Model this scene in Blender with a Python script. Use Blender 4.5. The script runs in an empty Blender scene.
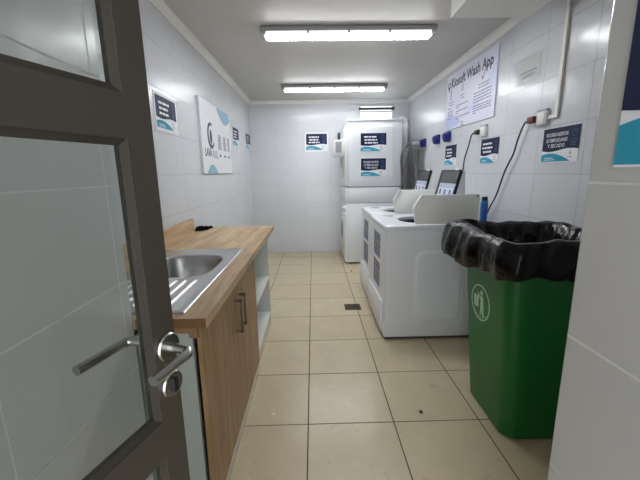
import bpy, bmesh, math, random
from mathutils import Vector, Matrix
random.seed(7)
sc = bpy.context.scene
COL = sc.collection

# ------------------------------------------------------------------ camera
cd = bpy.data.cameras.new('camera'); cam = bpy.data.objects.new('camera', cd); COL.objects.link(cam)
pt, yw, rl = 0.198334921, 0.017531276, -0.0155757828
F = Vector((math.sin(yw)*math.cos(pt), math.cos(yw)*math.cos(pt), -math.sin(pt)))
R = Vector((math.cos(yw), -math.sin(yw), 0)); U = R.cross(F)
R2 = R*math.cos(rl) + U*math.sin(rl); U2 = -R*math.sin(rl) + U*math.cos(rl)
m = Matrix((R2, U2, -F)).transposed().to_4x4(); m.translation = Vector((0.0513, -1.5504, 1.2950))
cam.matrix_world = m
cd.sensor_width = 36; cd.lens = 338.66/640*36; cd.clip_start = 0.02
sc.camera = cam
# ------------------------------------------------------------------ world, exposure
w = bpy.data.worlds.new('world'); sc.world = w; w.use_nodes = True
w.node_tree.nodes['Background'].inputs[0].default_value = (0.93, 0.95, 1.0, 1)
w.node_tree.nodes['Background'].inputs[1].default_value = 3.6
sc.view_settings.view_transform = 'Standard'; sc.view_settings.look = 'None'
sc.view_settings.gamma = 1; sc.view_settings.use_curve_mapping = False
sc.view_settings.exposure = 0.15
LAMP = 46.0                      # emission of the fluorescent diffusers

# ------------------------------------------------------------------ helpers
def lin(c):
    return tuple((x/255/12.92 if x/255 <= .04045 else ((x/255+.055)/1.055)**2.4) for x in c)

def mat(name, rgb, rough=.5, metal=0, spec=.5, emit=None, noise=None, bump=None, coat=0):
    mt = bpy.data.materials.new(name); mt.use_nodes = True; nt = mt.node_tree
    b = nt.nodes['Principled BSDF']; c = lin(rgb)
    b.inputs['Base Color'].default_value = (*c, 1); b.inputs['Roughness'].default_value = rough
    b.inputs['Metallic'].default_value = metal; b.inputs['Specular IOR Level'].default_value = spec
    if coat: b.inputs['Coat Weight'].default_value = coat
    if emit:
        b.inputs['Emission Color'].default_value = (*lin(emit[0]), 1); b.inputs['Emission Strength'].default_value = emit[1]
    tc = nt.nodes.new('ShaderNodeTexCoord')
    sc_, amt = noise or (14, .05)
    n = nt.nodes.new('ShaderNodeTexNoise'); n.inputs['Scale'].default_value = sc_; n.inputs['Detail'].default_value = 4
    nt.links.new(tc.outputs['Object'], n.inputs['Vector'])
    mx = nt.nodes.new('ShaderNodeMix'); mx.data_type = 'RGBA'
    mx.inputs['A'].default_value = (*[x*(1-amt) for x in c], 1); mx.inputs['B'].default_value = (*[min(1, x*(1+amt)) for x in c], 1)
    nt.links.new(n.outputs['Fac'], mx.inputs['Factor']); nt.links.new(mx.outputs['Result'], b.inputs['Base Color'])
    if bump:
        n2 = nt.nodes.new('ShaderNodeTexNoise'); n2.inputs['Scale'].default_value = bump[0]; n2.inputs['Detail'].default_value = 3
        nt.links.new(tc.outputs['Object'], n2.inputs['Vector'])
        bp = nt.nodes.new('ShaderNodeBump'); bp.inputs['Strength'].default_value = bump[1]; bp.inputs['Distance'].default_value = bump[2]
        nt.links.new(n2.outputs['Fac'], bp.inputs['Height']); nt.links.new(bp.outputs['Normal'], b.inputs['Normal'])
    return mt

def tile_mat(name, axes, w_, h_, off, c1, c2, grout, mortar, rough, bumpd=.0009, blotch=.03, wave=None, spec=.5, stain=None):
    mt = bpy.data.materials.new(name); mt.use_nodes = True; nt = mt.node_tree; N = nt.nodes.new; L = nt.links.new
    b = nt.nodes['Principled BSDF']; tc = N('ShaderNodeTexCoord')
    sp = N('ShaderNodeSeparateXYZ'); cb = N('ShaderNodeCombineXYZ'); L(tc.outputs['Object'], sp.inputs[0])
    L(sp.outputs[axes[0]], cb.inputs[0]); L(sp.outputs[axes[1]], cb.inputs[1])
    mp = N('ShaderNodeMapping'); mp.inputs['Location'].default_value = (-off[0], -off[1], 0); L(cb.outputs[0], mp.inputs[0])
    br = N('ShaderNodeTexBrick'); br.offset = 0; br.squash = 1
    br.inputs['Scale'].default_value = 1; br.inputs['Brick Width'].default_value = w_; br.inputs['Row Height'].default_value = h_
    br.inputs['Mortar Size'].default_value = mortar; br.inputs['Mortar Smooth'].default_value = .3; br.inputs['Bias'].default_value = 0
    br.inputs['Color1'].default_value = (*lin(c1), 1); br.inputs['Color2'].default_value = (*lin(c2), 1); br.inputs['Mortar'].default_value = (*lin(grout), 1)
    L(mp.outputs[0], br.inputs['Vector'])
    n = N('ShaderNodeTexNoise'); n.inputs['Scale'].default_value = 5; n.inputs['Detail'].default_value = 8; n.inputs['Roughness'].default_value = .65
    L(tc.outputs['Object'], n.inputs['Vector'])
    mr = N('ShaderNodeMapRange'); mr.inputs['From Min'].default_value = .3; mr.inputs['From Max'].default_value = .7
    mr.inputs['To Min'].default_value = 1-blotch*2; mr.inputs['To Max'].default_value = 1; L(n.outputs['Fac'], mr.inputs['Value'])
    mx = N('ShaderNodeMix'); mx.data_type = 'RGBA'; mx.blend_type = 'MULTIPLY'; mx.inputs['Factor'].default_value = 1
    L(br.outputs['Color'], mx.inputs['A']); L(mr.outputs['Result'], mx.inputs['B'])
    last = mx.outputs['Result']
    if stain:
        n3 = N('ShaderNodeTexNoise'); n3.inputs['Scale'].default_value = stain[0]; n3.inputs['Detail'].default_value = 6; n3.inputs['Roughness'].default_value = .7
        L(tc.outputs['Object'], n3.inputs['Vector'])
        m3 = N('ShaderNodeMapRange'); m3.inputs['From Min'].default_value = stain[1]; m3.inputs['From Max'].default_value = stain[1]+.07
        m3.inputs['To Max'].default_value = stain[3]; L(n3.outputs['Fac'], m3.inputs['Value'])
        mx3 = N('ShaderNodeMix'); mx3.data_type = 'RGBA'; L(m3.outputs['Result'], mx3.inputs['Factor'])
        L(last, mx3.inputs['A']); mx3.inputs['B'].default_value = (*lin(stain[2]), 1); last = mx3.outputs['Result']
    L(last, b.inputs['Base Color'])
    b.inputs['Specular IOR Level'].default_value = spec
    rr = N('ShaderNodeMapRange'); rr.inputs['To Min'].default_value = rough; rr.inputs['To Max'].default_value = .8; L(br.outputs['Fac'], rr.inputs['Value'])
    L(rr.outputs['Result'], b.inputs['Roughness'])
    bp = N('ShaderNodeBump'); bp.invert = True; bp.inputs['Strength'].default_value = 1; bp.inputs['Distance'].default_value = bumpd
    L(br.outputs['Fac'], bp.inputs['Height'])
    nrm = bp.outputs['Normal']
    if wave:
        n2 = N('ShaderNodeTexNoise'); n2.inputs['Scale'].default_value = wave[0]; n2.inputs['Detail'].default_value = 2
        L(tc.outputs['Object'], n2.inputs['Vector'])
        b2 = N('ShaderNodeBump'); b2.inputs['Strength'].default_value = 1; b2.inputs['Distance'].default_value = wave[1]
        L(n2.outputs['Fac'], b2.inputs['Height']); L(nrm, b2.inputs['Normal']); nrm = b2.outputs['Normal']
    L(nrm, b.inputs['Normal'])
    return mt

def wood_mat(name, ca, cb_, scale, rough=.45):
    mt = bpy.data.materials.new(name); mt.use_nodes = True; nt = mt.node_tree; N = nt.nodes.new; L = nt.links.new
    b = nt.nodes['Principled BSDF']; tc = N('ShaderNodeTexCoord'); mp = N('ShaderNodeMapping'); mp.inputs['Scale'].default_value = scale
    L(tc.outputs['Object'], mp.inputs[0])
    n = N('ShaderNodeTexNoise'); n.inputs['Scale'].default_value = 1; n.inputs['Detail'].default_value = 8; n.inputs['Roughness'].default_value = .6; n.inputs['Distortion'].default_value = .6
    L(mp.outputs[0], n.inputs['Vector'])
    cr = N('ShaderNodeValToRGB'); cr.color_ramp.elements[0].position = .32; cr.color_ramp.elements[1].position = .68
    cr.color_ramp.elements[0].color = (*lin(cb_), 1); cr.color_ramp.elements[1].color = (*lin(ca), 1)
    L(n.outputs['Fac'], cr.inputs[0]); L(cr.outputs[0], b.inputs['Base Color']); b.inputs['Roughness'].default_value = rough
    return mt

def glass_mat(name, tint, refl=.06, rough=.03, mixt=None):
    mt = bpy.data.materials.new(name); mt.use_nodes = True; nt = mt.node_tree; N = nt.nodes.new; L = nt.links.new
    nt.nodes.remove(nt.nodes['Principled BSDF']); out = nt.nodes['Material Output']
    t = N('ShaderNodeBsdfTransparent'); t.inputs[0].default_value = (*tint, 1)
    g = N('ShaderNodeBsdfGlossy'); g.inputs['Roughness'].default_value = rough
    lw = N('ShaderNodeLayerWeight'); pw = N('ShaderNodeMath'); pw.operation = 'POWER'; pw.inputs[1].default_value = 4; L(lw.outputs['Facing'], pw.inputs[0])
    mr = N('ShaderNodeMath'); mr.operation = 'MULTIPLY_ADD'; mr.use_clamp = True; mr.inputs[1].default_value = .5; mr.inputs[2].default_value = refl; L(pw.outputs[0], mr.inputs[0])
    mx = N('ShaderNodeMixShader'); L(mr.outputs[0], mx.inputs[0]); L(t.outputs[0], mx.inputs[1]); L(g.outputs[0], mx.inputs[2])
    L(mx.outputs[0], out.inputs[0])
    return mt

class MB:
    def __init__(s): s.bm = bmesh.new()
    def add(s, other, mtx=None):
        me = bpy.data.meshes.new('t'); other.to_mesh(me); other.free()
        if mtx: me.transform(mtx)
        s.bm.from_mesh(me); bpy.data.meshes.remove(me); return s
    def box(s, x0, x1, y0, y1, z0, z1, r=0, seg=2, mtx=None):
        b = bmesh.new(); bmesh.ops.create_cube(b, size=1)
        for v in b.verts: v.co = Vector((x0+(v.co.x+.5)*(x1-x0), y0+(v.co.y+.5)*(y1-y0), z0+(v.co.z+.5)*(z1-z0)))
        if r: bmesh.ops.bevel(b, geom=b.edges[:], offset=r, segments=seg, profile=.5, affect='EDGES')
        return s.add(b, mtx)
    def prism(s, poly, d0, d1, fr, r=0):
        # poly in (x, y) of frame fr = (O, U, V, N), extruded from depth d0 to d1 along N
        O, U_, V_, N_ = fr
        b = bmesh.new(); n = len(poly)
        A = [b.verts.new(O+U_*x+V_*y+N_*d0) for x, y in poly]; B = [b.verts.new(O+U_*x+V_*y+N_*d1) for x, y in poly]
        b.faces.new(A); b.faces.new(B[::-1])
        for i in range(n): b.faces.new((A[i], B[i], B[(i+1) % n], A[(i+1) % n]))
        bmesh.ops.recalc_face_normals(b, faces=b.faces[:])
        if r: bmesh.ops.bevel(b, geom=[e for e in b.edges], offset=r, segments=2, profile=.5, affect='EDGES')
        return s.add(b)
    def tube(s, pts, r, seg=10, smooth=True, rads=None):
        P = [Vector(p) for p in pts]
        if smooth and len(P) > 2:
            Q = []
            for i in range(len(P)-1):
                p0 = P[max(i-1, 0)]; p1 = P[i]; p2 = P[i+1]; p3 = P[min(i+2, len(P)-1)]
                for k in range(8):
                    t = k/8; Q.append(.5*((2*p1)+(p2-p0)*t+(2*p0-5*p1+4*p2-p3)*t*t+(3*p1-p0-3*p2+p3)*t**3))
            Q.append(P[-1]); P = Q
        b = bmesh.new(); rings = []; prev = None
        for i, p in enumerate(P):
            t = (P[min(i+1, len(P)-1)]-P[max(i-1, 0)]).normalized()
            if prev is None:
                a = Vector((0, 0, 1)) if abs(t.z) < .9 else Vector((1, 0, 0)); u = t.cross(a).normalized()
            else: u = (prev-t*prev.dot(t)).normalized()
            prev = u; v = t.cross(u)
            rr = rads[i] if rads else r
            rings.append([b.verts.new(p+(u*math.cos(2*math.pi*k/seg)+v*math.sin(2*math.pi*k/seg))*rr) for k in range(seg)])
        for i in range(len(rings)-1):
            for k in range(seg): b.faces.new((rings[i][k], rings[i][(k+1) % seg], rings[i+1][(k+1) % seg], rings[i+1][k]))
        b.faces.new(rings[0][::-1]); b.faces.new(rings[-1])
        return s.add(b)
    def cyl(s, p0, p1, r, seg=24): return s.tube([p0, p1], r, seg, smooth=False)
    def lathe(s, prof, O, A, seg=32, cap=True):
        # prof: (radius, height along axis A)
        O = Vector(O); A = Vector(A).normalized(); a = Vector((0, 0, 1)) if abs(A.z) < .9 else Vector((1, 0, 0))
        u = A.cross(a).normalized(); v = A.cross(u); b = bmesh.new(); rings = []
        for r, h in prof:
            rings.append([b.verts.new(O+A*h+(u*math.cos(2*math.pi*k/seg)+v*math.sin(2*math.pi*k/seg))*max(r, 1e-5)) for k in range(seg)])
        for i in range(len(rings)-1):
            for k in range(seg): b.faces.new((rings[i][k], rings[i][(k+1) % seg], rings[i+1][(k+1) % seg], rings[i+1][k]))
        if cap: b.faces.new(rings[0][::-1]); b.faces.new(rings[-1])
        bmesh.ops.recalc_face_normals(b, faces=b.faces[:])
        return s.add(b)
    def loft(s, rings, cap0=True, cap1=True):
        b = bmesh.new(); R_ = [[b.verts.new(p) for p in r] for r in rings]; n = len(R_[0])
        for i in range(len(R_)-1):
            for k in range(n): b.faces.new((R_[i][k], R_[i][(k+1) % n], R_[i+1][(k+1) % n], R_[i+1][k]))
        if cap0: b.faces.new(R_[0][::-1])
        if cap1: b.faces.new(R_[-1])
        bmesh.ops.recalc_face_normals(b, faces=b.faces[:])
        return s.add(b)
    def build(s, name, mt, parent=None, smooth=None, label=None):
        me = bpy.data.meshes.new(name); s.bm.to_mesh(me); s.bm.free()
        if smooth is not None:
            for p in me.polygons: p.use_smooth = True
            me.set_sharp_from_angle(angle=math.radians(smooth))
        me.materials.append(mt)
        o = bpy.data.objects.new(name, me); COL.objects.link(o)
        if parent:
            org = Vector(parent['_o']); me.transform(Matrix.Translation(-org)); o.parent = parent; o['_o'] = tuple(org)
            if label: o['label'] = label
        return o

def thing(name, label, cat, loc, group=None):
    o = bpy.data.objects.new(name, None); COL.objects.link(o); o.location = loc; o['_o'] = tuple(loc); o.empty_display_size = .05
    o['label'] = label; o['category'] = cat
    if group: o['group'] = group
    return o
def tag(o, label, cat, group=None):
    o['label'] = label; o['category'] = cat
    if group: o['group'] = group
    return o
def struct(o): o['kind'] = 'structure'; return o
def base(o):            # move a single-mesh thing's origin to its base
    me = o.data; c = [v.co for v in me.vertices]
    org = Vector(((min(v.x for v in c)+max(v.x for v in c))/2, (min(v.y for v in c)+max(v.y for v in c))/2, min(v.z for v in c)))
    me.transform(Matrix.Translation(-org)); o.location = org; return o
def dup(root, delta, label):
    r = root.copy(); COL.objects.link(r); r.location = root.location+Vector(delta); r['label'] = label
    for ch in [o for o in bpy.data.objects if o.parent == root]:
        c = ch.copy(); COL.objects.link(c); c.parent = r
        for g in [o for o in bpy.data.objects if o.parent == ch]:
            d = g.copy(); COL.objects.link(d); d.parent = c
    return r
def text_bm(s, size, fr, x, y, d, bold=.0, align='CENTER', depth=.0004, sx=1, rot=False):
    cu = bpy.data.curves.new('txt', 'FONT'); cu.body = s; cu.size = size; cu.align_x = align; cu.align_y = 'CENTER'
    cu.offset = bold*size; cu.extrude = depth; cu.resolution_u = 2
    o = bpy.data.objects.new('txt', cu); COL.objects.link(o)
    dg = bpy.context.evaluated_depsgraph_get(); me = bpy.data.meshes.new_from_object(o.evaluated_get(dg))
    O, U_, V_, N_ = fr
    M = Matrix((U_, V_, N_)).transposed().to_4x4(); M.translation = O+U_*x+V_*y+N_*d
    me.transform(M @ Matrix.Diagonal((sx, 1, 1, 1)))
    bpy.data.objects.remove(o); bpy.data.curves.remove(cu)
    b = bmesh.new(); b.from_mesh(me); bpy.data.meshes.remove(me); return b
def rrect(x0, x1, y0, y1, r, n=5):
    out = []
    for cx, cy, a in ((x1-r, y1-r, 0), (x0+r, y1-r, 90), (x0+r, y0+r, 180), (x1-r, y0+r, 270)):
        for k in range(n+1):
            t = math.radians(a+90*k/n); out.append((cx+r*math.cos(t), cy+r*math.sin(t)))
    return out
def ring(mb, fr, cx, cy, ro, ri, d0, d1, n=28, sy=1):
    for k in range(n):
        a, b_ = 2*math.pi*k/n, 2*math.pi*(k+1)/n
        mb.prism([(cx+ri*math.cos(a), cy+ri*sy*math.sin(a)), (cx+ro*math.cos(a), cy+ro*sy*math.sin(a)), (cx+ro*math.cos(b_), cy+ro*sy*math.sin(b_)), (cx+ri*math.cos(b_), cy+ri*sy*math.sin(b_))], d0, d1, fr)
def frame_mb(mb, fr, x0, x1, y0, y1, t, d0, d1):
    for q in ((x0, x1, y0, y0+t), (x0, x1, y1-t, y1), (x0, x0+t, y0+t, y1-t), (x1-t, x1, y0+t, y1-t)):
        mb.prism([(q[0], q[2]), (q[1], q[2]), (q[1], q[3]), (q[0], q[3])], d0, d1, fr)

X, Y, Z = Vector((1, 0, 0)), Vector((0, 1, 0)), Vector((0, 0, 1))
XL, XR, YB, ZC = -0.917, 1.556, 3.935, 2.363
YE = -2.7                        # where the entrance passage ends behind the camera

# ------------------------------------------------------------------ materials
M = {}
WC, WD, WG = (215, 218, 222), (211, 214, 218), (190, 191, 191)
M['tile_l'] = tile_mat('white wall tile left', (1, 2), .425, .27, (.215, .21), WC, WD, (176, 178, 180), .0019, .27, wave=(6, .004), blotch=.015)
M['tile_r'] = tile_mat('white wall tile right', (1, 2), .41, .295, (.36, .08), WC, WD, (168, 170, 171), .0019, .22, wave=(6, .004), blotch=.015)
M['tile_b'] = tile_mat('white wall tile back', (0, 2), .423, .27, (-.09, .001), WC, WD, WG, .0018, .2, wave=(6, .004), blotch=.015)
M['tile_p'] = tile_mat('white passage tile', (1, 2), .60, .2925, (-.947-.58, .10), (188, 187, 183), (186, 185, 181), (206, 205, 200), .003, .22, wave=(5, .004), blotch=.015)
M['tile_e'] = tile_mat('white entrance tile', (1, 2), .42, .295, (-1.0-.42*4+.02, .085), (214, 215, 214), (211, 213, 212), (228, 229, 226), .0028, .24, wave=(5, .003), blotch=.015)
M['floor'] = tile_mat('beige floor tile', (0, 1), .45, .45, (.002, .0), (206, 192, 160), (200, 185, 153), (98, 82, 66), .0035, .28, blotch=.07, stain=(11, .60, (170, 150, 120), .4))
M['ceil'] = mat('painted ceiling', (200, 197, 192), .5, noise=(3, .03))
M['trim'] = mat('white plaster trim', (236, 234, 230), .5)
M['white'] = mat('white enamel', (222, 226, 230), .28, noise=(5, .02))
M['white_grey'] = mat('off white enamel', (228, 230, 226), .4, noise=(5, .02))
M['plastic'] = mat('white plastic', (226, 226, 224), .4)
M['dframe'] = mat('bronze grey metal', (72, 67, 59), .42, spec=.4, noise=(60, .08))
M['gasket'] = mat('dark glazing bead', (58, 54, 47), .5)
M['glass'] = glass_mat('door glass', (.88, .90, .89), .03, .02)
M['wglass'] = glass_mat('window glass', (.95, .97, .98), .02)
M['steel'] = mat('brushed steel', (188, 188, 186), .26, 1, noise=(80, .06))
M['sink'] = mat('stainless sink steel', (184, 184, 184), .27, 1, noise=(60, .05))
M['dsteel'] = mat('dark tub steel', (70, 72, 75), .35, 1)
M['wood'] = wood_mat('oak worktop laminate', (214, 188, 150), (164, 134, 98), (16, 2.2, 16))
M['wood_v'] = wood_mat('oak door laminate', (168, 136, 95), (128, 98, 65), (14, 14, 1.8))
M['chip'] = mat('raw chipboard edge', (150, 116, 84), .8, noise=(120, .25))
M['rawend'] = mat('brown chipboard end', (122, 88, 58), .85, noise=(140, .3))
M['plinth'] = mat('beige plinth', (205, 198, 180), .5)
M['mel_shaded'] = mat('shade darkened white melamine', (172, 177, 172), .5)  # near side of the sink cabinet: white board, its shade put into the colour
M['mel'] = mat('white melamine', (214, 220, 214), .45, noise=(6, .02))
M['brown'] = mat('bronze handle metal', (104, 84, 68), .4)
M['black'] = mat('black plastic', (24, 24, 26), .4)
M['footer'] = mat('slate blue print', (104, 116, 146), .45)
M['butblue'] = mat('button blue print', (112, 120, 156), .5)
M['screen'] = mat('dark grey panel', (62, 64, 68), .25)
M['rubber'] = mat('dark grey rubber', (52, 52, 54), .6)
M['navy'] = mat('navy print', (20, 30, 64), .5, spec=.2)
M['teal'] = mat('teal print', (46, 152, 178), .5, spec=.2)
M['skyblue'] = mat('pale blue print', (140, 185, 205), .4)
M['lav'] = mat('lavender print', (186, 196, 232), .4)
M['lav2'] = mat('pale lavender print', (208, 214, 238), .4)
M['paper'] = mat('white print board', (232, 233, 238), .45, noise=(4, .01))
M['ink'] = mat('dark ink', (52, 54, 74), .5)
M['greyink'] = mat('grey ink', (128, 130, 150), .5)
M['whiteink'] = mat('white ink', (236, 238, 244), .5)
M['iconink'] = mat('faded blue ink', (70, 110, 150), .5)
M['slate'] = mat('slate grey print', (74, 78, 92), .45)
M['bluep'] = mat('blue socket plastic', (26, 38, 120), .4)
M['blueb'] = mat('blue bottle plastic', (38, 98, 180), .35)
M['green'] = mat('green bin plastic', (10, 98, 38), .36, noise=(4, .06), bump=(300, .15, .0006))
M['logo'] = mat('pale green print', (176, 208, 182), .5)
M['bag'] = mat('black bin bag film', (6, 6, 7), .22, spec=.3, bump=(9, 1, .02))
M['hose'] = mat('grey hose', (96, 92, 92), .5)
M['red'] = mat('dark red plug', (88, 28, 28), .4)
M['drain'] = mat('dull brown metal', (88, 74, 60), .5, .5)
M['hole'] = mat('dark drain hole', (24, 20, 16), .8)
M['fabric'] = mat('black cloth', (9, 9, 10), .9, spec=.1, bump=(40, .6, .01))
M['lampgrey'] = mat('grey lamp housing', (150, 152, 154), .4)
M['lampclear'] = mat('clear end of lamp cover', (190, 194, 196), .2)
M['lit'] = mat('lit diffuser', (255, 255, 255), .4, emit=((250, 252, 255), LAMP))
M['litrim'] = mat('lit cover rim', (235, 238, 240), .4, emit=((250, 252, 255), .9))
M['keys'] = mat('pale blue keypad', (176, 186, 212), .4)
M['sleeve'] = glass_mat('clear plastic sleeve', (.96, .96, .96), .04, .16)
M['sheet'] = mat('grey white paper', (205, 205, 205), .6)
M['debris'] = mat('pale crumb', (225, 222, 210), .8)
M['mud'] = mat('dark crumb', (60, 48, 38), .9)

# ------------------------------------------------------------------ room
struct(MB().box(-2.2, 2.2, YE, YB+.1, -.1, 0).build('floor', M['floor']))
struct(MB().box(-2.2, 2.2, YE, YB+.1, ZC, ZC+.1).build('ceiling', M['ceil']))
struct(MB().box(XL-.12, XL, -.518, YB+.12, 0, ZC).build('wall_left', M['tile_l']))
struct(MB().box(XR, XR+.12, -.947, YB+.12, 0, ZC).build('wall_right', M['tile_r']))
wx0, wx1, wz0, wz1 = .775, 1.325, 2.0, 2.305
bw = MB()
for b in ((XL, wx0, 0, ZC), (wx1, XR, 0, ZC), (wx0, wx1, 0, wz0), (wx0, wx1, wz1, ZC)): bw.box(b[0], b[1], YB, YB+.12, b[2], b[3])
struct(bw.build('wall_back', M['tile_b']))
struct(MB().box(-1.2, -.54, YE, -.518, 0, ZC).build('wall_entrance_left', M['tile_e']))
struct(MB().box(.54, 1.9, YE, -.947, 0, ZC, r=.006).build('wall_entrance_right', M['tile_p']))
struct(MB().box(.93, 1.42, YE+.05, .78, 2.225, ZC-.0005).build('trim_1', M['trim']))     # boxed-in beam above the entrance
# cornices
def cornice(name, p0, p1, inward):
    p0, p1, inw = Vector(p0), Vector(p1), Vector(inward)
    prof = [(0, -.044), (.010, -.044), (.015, -.036), (.034, -.016), (.05, -.010), (.058, -.010), (.058, 0), (0, 0)]
    fr = (p0, inw, Z, (p1-p0).normalized())
    struct(MB().prism(prof, 0, (p1-p0).length, fr).build(name, M['trim']))
cornice('trim_2', (XL, -.48, ZC), (XL, YB, ZC), X)
cornice('trim_3', (XR, -.94, ZC), (XR, YB, ZC), -X)
cornice('trim_4', (XL, YB, ZC), (XR, YB, ZC), -Y)
# narrow back window
wf = struct(thing('window_1', 'narrow bright window high on the back wall above the stacked machine', 'window', ((wx0+wx1)/2, YB+.04, wz0)))
fr = (Vector((wx0, YB+.03, wz0)), X, Z, Y)
f = MB(); frame_mb(f, fr, 0, wx1-wx0, 0, wz1-wz0, .03, 0, .05); f.prism([(.03, .19), (wx1-wx0-.03, .19), (wx1-wx0-.03, .215), (.03, .215)], 0, .05, fr)
f.build('window_frame', M['plastic'], wf)
MB().box(wx0-.0, wx1, YB-.012, YB+.03, wz1-.085, wz1-.05).build('opening_bar', M['dframe'], wf)
MB().box(wx0+.03, wx1-.03, YB+.05, YB+.056, wz0+.03, wz1-.03).build('pane', M['wglass'], wf)

# ------------------------------------------------------------------ open glazed door
th = math.radians(18.5); du = Vector((math.sin(th), math.cos(th), 0)); dn = Vector((math.cos(th), -math.sin(th), 0))
PL = Vector((-.217, -.95, 0))
DW = .84
dfr = (PL, -du, Z, dn)                 # x = distance from the lock edge, y = height, depth + toward the camera side
door = struct(thing('door_1', 'open bronze grey metal door with three glass panes and lever handles', 'door', PL-du*DW/2+Z*.01))
panes = [(.12, .775), (.848, 1.35), (1.417, 2.0)]
st = .053; fb = MB(); TH = .030
def slab(mb, x0, x1, y0, y1): mb.prism([(x0, y0), (x1, y0), (x1, y1), (x0, y1)], -TH, 0, dfr)
slab(fb, 0, st, .01, 2.08); slab(fb, DW-st, DW, .01, 2.08)
for a, b in ((.01, .12), (.775, .848), (1.35, 1.417), (2.0, 2.08)): slab(fb, st, DW-st, a, b)
fb.build('door_frame', M['dframe'], door)
bd = MB()
for a, b in panes:                     # sloping glazing beads on both sides
    x0, x1 = st, DW-st
    for d_face, d_in in ((-.002, -.0085), (-TH+.003, -.0145)):
        o_ = [(x0, a), (x1, a), (x1, b), (x0, b)]; k_ = .011 if d_face > -.01 else .004; i_ = [(x0+k_, a+k_), (x1-k_, a+k_), (x1-k_, b-k_), (x0+k_, b-k_)]
        P3 = lambda p, d: dfr[0]+dfr[1]*p[0]+dfr[2]*p[1]+dfr[3]*d
        bd.loft([[P3(p, d_face) for p in o_], [P3(p, d_in) for p in i_], [P3(p, (d_face+d_in)/2) for p in o_], [P3(p, d_face) for p in o_]], False, False)
bd.build('glazing_bead', M['gasket'], door)
for a, b in panes:
    MB().prism([(st+.004, a+.004), (DW-st-.004, a+.004), (DW-st-.004, b-.004), (st+.004, b-.004)], -.0128, -.0088, dfr).build('pane', M['glass'], door)
def D3(x, y, d): return dfr[0]+dfr[1]*x+dfr[2]*y+dfr[3]*d
hz = .985; hx = .024
for side, sgn, tip, pj in ((0, 1, .116, .056), (-TH, -1, .128, .057)):
    h = MB(); h.tube([D3(hx, hz, side+sgn*.006), D3(hx, hz, side+sgn*(pj-.017)), D3(hx+.002, hz, side+sgn*(pj-.007)), D3(hx+.012, hz-.001, side+sgn*pj), D3(hx+.04, hz-.001, side+sgn*pj), D3(tip, hz-.002, side+sgn*pj)], .0088, 16)
    hb = h.build('lever_handle', M['steel'], door, 40, label='brushed steel lever handle')
    MB().lathe([(.026, 0), (.026, .006), (.024, .009), (.0115, .0095)], D3(hx, hz, side), dn*sgn).build('rosette', M['steel'], hb, 30)
    e = MB().lathe([(.025, 0), (.025, .006), (.023, .009)], D3(hx, hz-.075, side), dn*sgn).build('keyhole_plate', M['steel'], door, 30)
    MB().prism([(hx-.005, hz-.088), (hx+.005, hz-.088), (hx+.005, hz-.062), (hx-.005, hz-.062)], side+sgn*.009, side+sgn*.0145, dfr).build('lock_cylinder', M['black'], e)
for z0 in (.25, 1.0, 1.8):
    MB().cyl(D3(DW+.006, z0, -.002), D3(DW+.006, z0+.1, -.002), .008, 12).build('hinge', M['dframe'], door, 40)

# ------------------------------------------------------------------ worktop, sink, cabinets
CT = .836; CF = -.305; CY0, CY1 = -.512, 1.42; CB = XL+.002
sx0, sx1, sy0, sy1 = -.862, -.387, -.480, .49
wt = thing('worktop', 'long oak laminate worktop with a sink cut into it along the left wall', 'countertop', ((CF+CB)/2, (CY0+CY1)/2, CT-.036))
cm = .022; t = MB()
for b in ((CB, sx0+cm, CY0, CY1), (sx1-cm, CF, CY0, CY1), (sx0+cm, sx1-cm, CY0, sy0+cm), (sx0+cm, sx1-cm, sy1-cm, CY1)):
    t.box(b[0], b[1], b[2], b[3], CT-.036, CT)
t.build('slab', M['wood'], wt)
MB().box(-.535, CF-.002, CY0-.0015, CY0-.0001, CT-.036, CT-.003).build('raw_end', M['rawend'], wt, label='bare brown chipboard end of the slab')
MB().box(CB, CB+.02, CY0, 1.12, CT, CT+.114, r=.002).build('backsplash', M['wood'], wt)
# sink as a pressed sheet
sk = thing('sink', 'stainless steel sink with ribbed drainer set in the oak worktop', 'sink', ((sx0+sx1)/2, (sy0+sy1)/2, CT))
b = bmesh.new(); nx, ny = 120, 160; bc = (-.622, .145); bh = (.178, .215)
def sinkz(x, y):
    z = CT+.0045
    e = min(x-sx0, sx1-x, y-sy0, sy1-y)
    if e < .012: z = CT+.0005+.006*max(0, math.sin(math.pi*min(1, e/.014)))**.5
    q = (abs((x-bc[0])/bh[0])**3.4+abs((y-bc[1])/bh[1])**3.4)**(1/3.4)
    if e > .02: z -= .004*min(1, (e-.02)/.006)*.8
    if q < 1:
        s_ = min(1, (1-q)/.22); z -= .15*(s_*s_*(3-2*s_))+.004*max(0, 1-q)
    elif q < 1.06: z -= .003*(1.06-q)/.06
    elif y < bc[1]-bh[1]-.03 and y > sy0+.05 and sx0+.07 < x < sx1-.06:
        fade = min(1, (y-sy0-.05)/.03, (bc[1]-bh[1]-.03-y)/.03)
        z += .008*fade*max(0, math.sin((x-sx0)/.042*2*math.pi))
    return z
G = [[b.verts.new((sx0+(sx1-sx0)*i/nx, sy0+(sy1-sy0)*j/ny, 0)) for j in range(ny+1)] for i in range(nx+1)]
for r_ in G:
    for v in r_: v.co.z = sinkz(v.co.x, v.co.y)
for i in range(nx):
    for j in range(ny): b.faces.new((G[i][j], G[i+1][j], G[i+1][j+1], G[i][j+1]))
MB().add(b).build('basin', M['sink'], sk, 60)
zb = CT-.149
MB().lathe([(.042, .001), (.042, .003), (.03, .003), (.026, -.001), (.001, -.001)], (bc[0], bc[1], zb), Z, cap=False).build('drain_strainer', M['steel'], sk, 40)

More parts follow.
